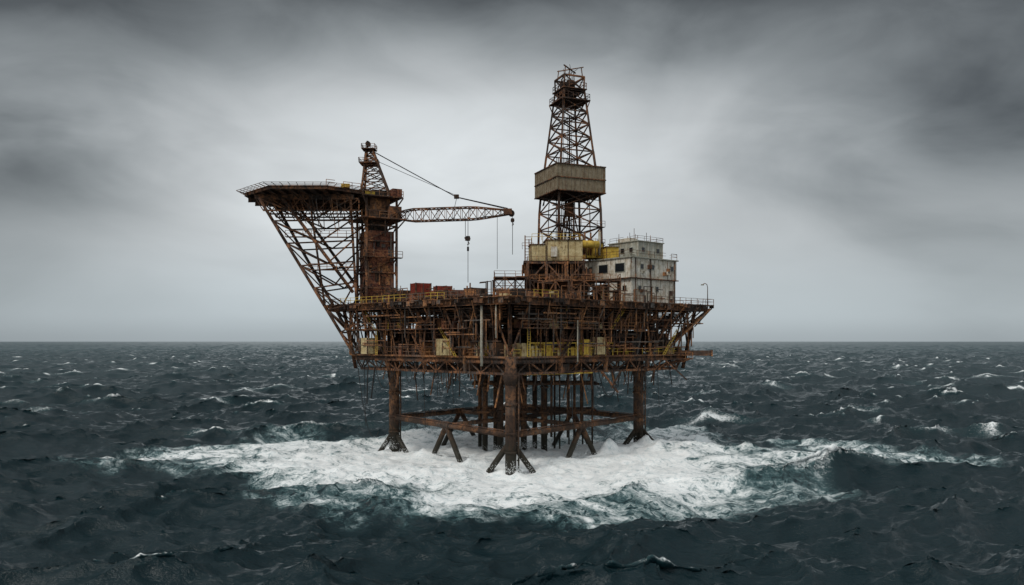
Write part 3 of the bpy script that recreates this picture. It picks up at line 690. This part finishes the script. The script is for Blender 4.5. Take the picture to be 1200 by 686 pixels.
# ============================================================ SEA
def tile(L,N,kp_len,direc,std,lmin,lmax,seed,spread=2.0,pw=3.6):
    r=np.random.RandomState(seed); k1=2*np.pi*np.fft.fftfreq(N,L/N); kx,ky=np.meshgrid(k1,k1,indexing='ij')
    k=np.sqrt(kx**2+ky**2); k[0,0]=1e9
    kp=2*np.pi/kp_len; Pk=np.exp(-1.25*(kp/k)**2)/k**pw
    cd=(kx*math.cos(direc)+ky*math.sin(direc))/k; Pk*=(np.abs(cd)**spread*.9+.1)*np.where(cd<0,.25,1)
    lam=2*np.pi/k; Pk*=(lam>lmin)&(lam<lmax)
    Hh=(r.randn(N,N)+1j*r.randn(N,N))*np.sqrt(Pk); h=np.fft.ifft2(Hh)
    f=std/np.std(h.real); Hh*=f
    h=np.fft.ifft2(Hh).real; dx=np.fft.ifft2(1j*kx/k*Hh).real; dy=np.fft.ifft2(1j*ky/k*Hh).real
    return h,dx,dy,L,N
def samp(a,L,N,x,y):
    fx=(x/L*N)%N; fy=(y/L*N)%N; ix=fx.astype(np.int64)%N; iy=fy.astype(np.int64)%N; tx=fx-np.floor(fx); ty=fy-np.floor(fy); jx=(ix+1)%N; jy=(iy+1)%N
    return (a[ix,iy]*(1-tx)*(1-ty)+a[jx,iy]*tx*(1-ty)+a[ix,jy]*(1-tx)*ty+a[jx,jy]*tx*ty)
T1=tile(720,1024,72,math.radians(-66),1.3,10,420,3,3.); T2=tile(211,1024,22,math.radians(-80),.46,.9,30,5,2.0,3.35)
def axis(c,lo,hi,s0,g):
    out=[c]; p=c
    while p<hi: p+=s0+g*abs(p-c); out.append(p)
    p=c; neg=[]
    while p>lo: p-=s0+g*abs(p-c); neg.append(p)
    return np.array(neg[::-1]+out)
xs=axis(0,-30000,30000,.38,.008); ys=axis(-70,-2500,30000,.28,.006)
X,Y=np.meshgrid(xs,ys,indexing='ij'); x=X.ravel(); y=Y.ravel()
def jac(T,lam):
    h,dx,dy,L,N=T; d=L/N
    jxx=1+lam*(np.roll(dx,-1,0)-np.roll(dx,1,0))/(2*d); jyy=1+lam*(np.roll(dy,-1,1)-np.roll(dy,1,1))/(2*d); jxy=lam*(np.roll(dx,-1,1)-np.roll(dx,1,1))/(2*d)
    return jxx*jyy-jxy**2
sg=1.0 if np.corrcoef(jac(T1,1.15).ravel(),T1[0].ravel())[0,1]<0 else -1.0
z=np.zeros_like(x); ox=np.zeros_like(x); oy=np.zeros_like(x)
R2=.5
for T,rot,ch in ((T1,0.,1.2),(T2,R2,1.0)):
    c,s=math.cos(rot),math.sin(rot); xr=x*c+y*s; yr=-x*s+y*c; h,dx,dy,L,N=T
    z+=samp(h,L,N,xr,yr)
    a=samp(dx,L,N,xr,yr)*sg*ch; b_=samp(dy,L,N,xr,yr)*sg*ch; ox+=a*c-b_*s; oy+=a*s+b_*c
J=samp(jac(T1,sg*1.2),T1[3],T1[4],x,y); J2=samp(jac(T2,sg*1.0),T2[3],T2[4],x*math.cos(R2)+y*math.sin(R2),-x*math.sin(R2)+y*math.cos(R2))
def nz(L,N,lmin,lmax,seed): return tile(L,N,lmax*.6,0,1.0,lmin,lmax,seed,0.0)
Nz=nz(900,512,12,120,11); big=samp(Nz[0],900,512,x,y)
Nf=nz(120,512,1.2,14,12); fine=samp(Nf[0],120,512,x,y)
Jc=J*.6+J2*.4
thr=np.percentile(Jc[(np.abs(x)<400)&(y<600)],1.4)
far=np.clip((np.hypot(x,y+60)-230)/420,0,1)
cap=np.clip((thr-Jc)/.14+.35,0,1)*np.clip(.45+big*.6,0,1)*(1-.88*far)
rs=np.random.RandomState(21); Z2=z.reshape(X.shape); C2=cap.reshape(X.shape)
made=0
while made<520:
    r_=60+850*rs.rand(); yy=-110+r_; xx=(rs.rand()*2-1)*(90+r_*.9)
    L1=2.2+10*rs.rand()**2.6; W1=.5+L1*.13; 
    i0,i1=np.searchsorted(xs,[xx-18,xx+18]); j0,j1=np.searchsorted(ys,[yy-14,yy+14])
    made+=1
    if i1-i0<3 or j1-j0<3: continue
    sub=Z2[i0:i1,j0:j1]; k=np.unravel_index(np.argmax(sub),sub.shape); 
    if sub[k]<1.4: continue
    px,py=xs[i0+k[0]],ys[j0+k[1]]; i0,i1=np.searchsorted(xs,[px-3*L1,px+3*L1]); j0,j1=np.searchsorted(ys,[py-3*L1,py+3*L1])
    th=math.radians(24)+rs.randn()*.3; gx=X[i0:i1,j0:j1]-px; gy=Y[i0:i1,j0:j1]-py
    u_=gx*math.cos(th)+gy*math.sin(th); v_=-gx*math.sin(th)+gy*math.cos(th)+.06*u_*u_/L1*rs.randn()
    gsn=np.exp(-(u_/L1)**2-(v_/W1)**2)*(.35+.75*rs.rand())+.42*np.exp(-(u_/(L1*1.4))**2-((v_-1.8*W1)/(2.8*W1))**2)
    C2[i0:i1,j0:j1]=np.maximum(C2[i0:i1,j0:j1],gsn)
cap=C2.ravel()
cx,cy=-1.0,-8.0
rr=np.sqrt(((x-cx)/71.)**2+((y-cy)/50.)**2)+big*.12+fine*.03
wash=np.clip((1.05-rr)/.72,0,1)
legd=np.full_like(x,1e9)
for (lx,ly) in legs+[(-14.5,-10),(-7,-19),(7,-19),(17,-9),(-1,0),(5,0)]: legd=np.minimum(legd,np.hypot(x-lx,y-ly))
wash=np.clip(wash+np.exp(-(legd/6.)**2)*.35,0,1.2)
near=np.clip((1.0-rr)/.6,0,1)
z*=1-.6*near
z+=near*fine*.17+np.exp(-(legd/2.2)**2)*(.6+.4*fine)
co=np.stack([x+ox*(1-.4*near),y+oy*(1-.4*near),z],1).astype(np.float32)
nx_,ny_=len(xs),len(ys); idx=np.arange(nx_*ny_).reshape(nx_,ny_)
quads=np.stack([idx[:-1,:-1],idx[1:,:-1],idx[1:,1:],idx[:-1,1:]],-1).reshape(-1,4).astype(np.int32)
me=bpy.data.meshes.new('sea_water'); me.vertices.add(len(x)); me.vertices.foreach_set('co',co.ravel())
me.loops.add(quads.size); me.loops.foreach_set('vertex_index',quads.ravel()); me.polygons.add(len(quads)); me.polygons.foreach_set('loop_start',np.arange(0,quads.size,4,dtype=np.int32))
me.polygons.foreach_set('use_smooth',np.ones(len(quads),dtype=bool)); me.update(calc_edges=True)
# aerial haze painted into the water colour, growing with distance from the rig
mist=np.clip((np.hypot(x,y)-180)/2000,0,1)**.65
for nm,arr in (('wash',wash),('cap',cap),('painted_haze',mist)):
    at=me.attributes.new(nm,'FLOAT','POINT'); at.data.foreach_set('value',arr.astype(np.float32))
sea=bpy.data.objects.new('sea_water',me); scene.collection.objects.link(sea)
m,t,b=newmat('sea_water')
pos=t.new('ShaderNodeNewGeometry').outputs['Position']
aw=t.new('ShaderNodeAttribute',attribute_name='wash').outputs['Fac']; ac=t.new('ShaderNodeAttribute',attribute_name='cap').outputs['Fac']; am_=t.new('ShaderNodeAttribute',attribute_name='painted_haze').outputs['Fac']
n1=t.noise(pos,.085,6,.6,2.6); n2=t.noise(pos,.38,6,.68,2.0); n3=t.noise(t.scale(pos,(1,1.6,1)),2.0,5,.72,.8)
ridge=t.m('SUBTRACT',1.,t.m('ABSOLUTE',t.m('MULTIPLY',t.m('SUBTRACT',n2,.5),9.)),clamp=True)
v=t.m('ADD',t.m('MULTIPLY',aw,1.12),t.m('MULTIPLY',t.m('SUBTRACT',n1,.5),2.2))
v=t.m('ADD',v,t.m('MULTIPLY',t.m('SUBTRACT',n2,.5),1.1)); v=t.m('ADD',v,t.m('MULTIPLY',t.m('SUBTRACT',n3,.5),.8))
v=t.m('ADD',v,t.m('MULTIPLY',ridge,.26))
gate=t.mapr(aw,.0,.25)
f1=t.m('MULTIPLY',t.mapr(v,.34,1.05),gate)
v2=t.m('ADD',ac,t.m('MULTIPLY',t.m('SUBTRACT',n3,.5),1.8)); f2=t.mapr(v2,.36,1.0)
foam=t.m('MAXIMUM',f1,t.m('MULTIPLY',f2,t.mapr(ac,.04,.35)),clamp=True)
aer=t.m('MULTIPLY',t.mapr(v,.0,.75),gate)
col=t.mix(aer,(.0035,.017,.022),(.10,.19,.20))
col=t.mix(t.mapr(ac,.0,.6,0.,.6),col,(.03,.08,.088))
col=t.mix(t.m('MULTIPLY',am_,.85),col,(.085,.125,.138))  # horizon haze put into the base colour of the far water
fs=t.m('ADD',t.m('MULTIPLY',n2,.5),t.m('MULTIPLY',n3,.5))
col=t.mix(foam,col,t.mix(t.mapr(fs,.36,.56),(.60,.68,.70),(.93,.95,.95)))
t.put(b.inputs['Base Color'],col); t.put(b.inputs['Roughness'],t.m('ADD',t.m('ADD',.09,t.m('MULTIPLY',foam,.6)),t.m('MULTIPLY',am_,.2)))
b.inputs['IOR'].default_value=1.33; b.inputs['Specular IOR Level'].default_value=.43
wavy=t.scale(pos,(.8,1.5,1))
rip=t.m('ADD',t.m('ADD',t.m('MULTIPLY',t.noise(wavy,1.1,4,.62,.1),.42),t.m('MULTIPLY',t.noise(wavy,3.8,3,.65,.1),.24)),t.m('MULTIPLY',t.m('MULTIPLY',foam,fs),.3))
bmp=t.new('ShaderNodeBump'); t.put(bmp.inputs['Strength'],t.m('SUBTRACT',.9,t.m('MULTIPLY',foam,.35))); bmp.inputs['Distance'].default_value=.5; t.put(bmp.inputs['Height'],rip); t.put(b.inputs['Normal'],bmp.outputs[0])
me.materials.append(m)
m,t,b=newmat('spray_white'); b.inputs['Base Color'].default_value=(.85,.88,.88,1); b.inputs['Roughness'].default_value=.6; MATS['spray_white']=m
V=[];Fc=[]
srcs=[(lx,ly,1.) for lx,ly in legs]+[(-17.5,-8,.6),(-8,-20,.7),(-5,-23,.6),(6,-22,.7),(18,-8,.6),(8,-19,.6),(-2,-3,.6),(3,0,.6),(-14,-12,.5),(14,-13,.5)]
for sx_,sy_,am in srcs:
    for burst in range(3):
        a0=U(-3.1,0.2); 
        for i in range(int(200*am)):
            a=a0+random.gauss(0,.8); rr_=1.0+abs(random.gauss(0,1.5)); hh=abs(random.gauss(0,.95*am))*math.exp(-rr_*.12)
            c=(sx_+math.cos(a)*rr_,sy_+math.sin(a)*rr_,.3+hh); r=U(.015,.055)
            o=len(V); V+= [(c[0]+r,c[1],c[2]),(c[0]-r,c[1],c[2]),(c[0],c[1]+r,c[2]),(c[0],c[1]-r,c[2]),(c[0],c[1],c[2]+r*1.5),(c[0],c[1],c[2]-r*1.5)]
            Fc+=[(o,o+2,o+4),(o+2,o+1,o+4),(o+1,o+3,o+4),(o+3,o,o+4),(o+2,o,o+5),(o+1,o+2,o+5),(o+3,o+1,o+5),(o,o+3,o+5)]
sm=bpy.data.meshes.new('sea_spray'); sm.from_pydata(V,[],Fc); sm.materials.append(MATS['spray_white']); so_=bpy.data.objects.new('sea_spray',sm); scene.collection.objects.link(so_)

# ============================================================ SKY
wd=bpy.data.worlds.new('World'); scene.world=wd; wd.name='sky'; wd.use_nodes=True
t=NT(wd.node_tree); bg=wd.node_tree.nodes['Background']
sd=Vector((-.42,-.55,.85)).normalized()
sky=t.new('ShaderNodeTexSky'); sky.sky_type='NISHITA'; sky.sun_disc=False; sky.sun_elevation=math.asin(sd.z); sky.sun_rotation=math.atan2(sd.x,sd.y)
g=t.new('ShaderNodeTexCoord').outputs['Generated']; sp=t.new('ShaderNodeSeparateXYZ'); t.put(sp.inputs[0],g); sx,sy,sz=sp.outputs
zc=t.m('MAXIMUM',sz,0.); den=t.m('ADD',zc,.30)
cv=t.new('ShaderNodeCombineXYZ'); t.put(cv.inputs[0],t.m('DIVIDE',sx,den)); t.put(cv.inputs[1],t.m('MULTIPLY',t.m('DIVIDE',sy,den),1.5))
c1=t.noise(cv.outputs[0],1.0,5,.5,.9); c2=t.noise(t.scale(g,(1.5,1.5,3.0)),1.7,5,.45,.6); c3=t.noise(t.scale(g,(1.3,1.3,3.)),4.2,5,.55,.7)
wob=t.m('MULTIPLY',t.m('SUBTRACT',c2,.5),.4)
wob2=t.m('MULTIPLY',t.m('SUBTRACT',c1,.5),.16)
az=t.m('ADD',t.m('ARCTAN2',sx,sy),t.m('MULTIPLY',wob,1.2)); zz=t.m('ADD',t.m('ADD',sz,t.m('MULTIPLY',wob,.3)),wob2)
def gauss(a0,sa,z0,sz_,amp):
    p=t.m('POWER',t.m('ABSOLUTE',t.m('DIVIDE',t.m('SUBTRACT',az,a0),sa)),2.); q=t.m('POWER',t.m('ABSOLUTE',t.m('DIVIDE',t.m('SUBTRACT',zz,z0),sz_)),2.)
    return t.m('MULTIPLY',t.m('EXPONENT',t.m('MULTIPLY',t.m('ADD',p,q),-1.)),amp)
br=t.m('ADD',.54,t.m('MULTIPLY',t.m('SUBTRACT',c1,.5),t.mapr(sz,.02,.25,.03,.32)))
br=t.m('ADD',br,t.m('MULTIPLY',t.m('SUBTRACT',c2,.5),t.mapr(sz,.0,.2,.02,.16)))
br=t.m('ADD',br,t.m('MULTIPLY',t.m('SUBTRACT',c3,.5),t.mapr(sz,.03,.25,.02,.18)))
for a in ((-.08,.30,.22,.11,.26),(.0,.5,.06,.07,.02),(.56,.27,.235,.09,-.42),(-.62,.26,.195,.07,-.34),(-.64,.38,.36,.08,-.46),(.55,.42,.37,.07,-.26),(.05,.7,.46,.085,-.54),(-.66,.22,.08,.1,-.15),(.66,.18,.08,.1,-.11)): br=t.m('ADD',br,gauss(*a))
# rain haze: the sky just over the sea darkens slightly to meet the water
br=t.m('MULTIPLY',br,t.mapr(sz,-.004,.035,.80,1.))
br=t.m('MAXIMUM',br,.10)
tint=t.mix(t.mapr(br,.1,.6),(.91,1.0,1.035),(.95,1.0,1.02)); 
tint=t.mix(t.mapr(sz,0.,.16,.85,0.),tint,(.82,.945,1.02))
vm=t.new('ShaderNodeVectorMath',operation='SCALE'); t.put(vm.inputs[0],tint); t.put(vm.inputs['Scale'],br)
sk=t.new('ShaderNodeVectorMath',operation='SCALE'); t.put(sk.inputs[0],sky.outputs[0]); sk.inputs['Scale'].default_value=.1
t.put(bg.inputs['Color'],t.mix(.05,vm.outputs[0],sk.outputs[0])); bg.inputs['Strength'].default_value=1.0
sl=bpy.data.lights.new('sun','SUN'); sl.energy=1.5; sl.angle=math.radians(16); sl.color=(1,.95,.88)
so=bpy.data.objects.new('sun',sl); scene.collection.objects.link(so); so.rotation_euler=(-sd).to_track_quat('-Z','Y').to_euler()
cd=bpy.data.cameras.new('camera'); cd.lens=27; cd.sensor_width=36; cd.shift_y=.0475; cd.clip_end=80000; cd.clip_start=.5
cam=bpy.data.objects.new('camera',cd); scene.collection.objects.link(cam); cam.location=(0,-150,20.8); cam.rotation_euler=(math.radians(90),0,0); scene.camera=cam
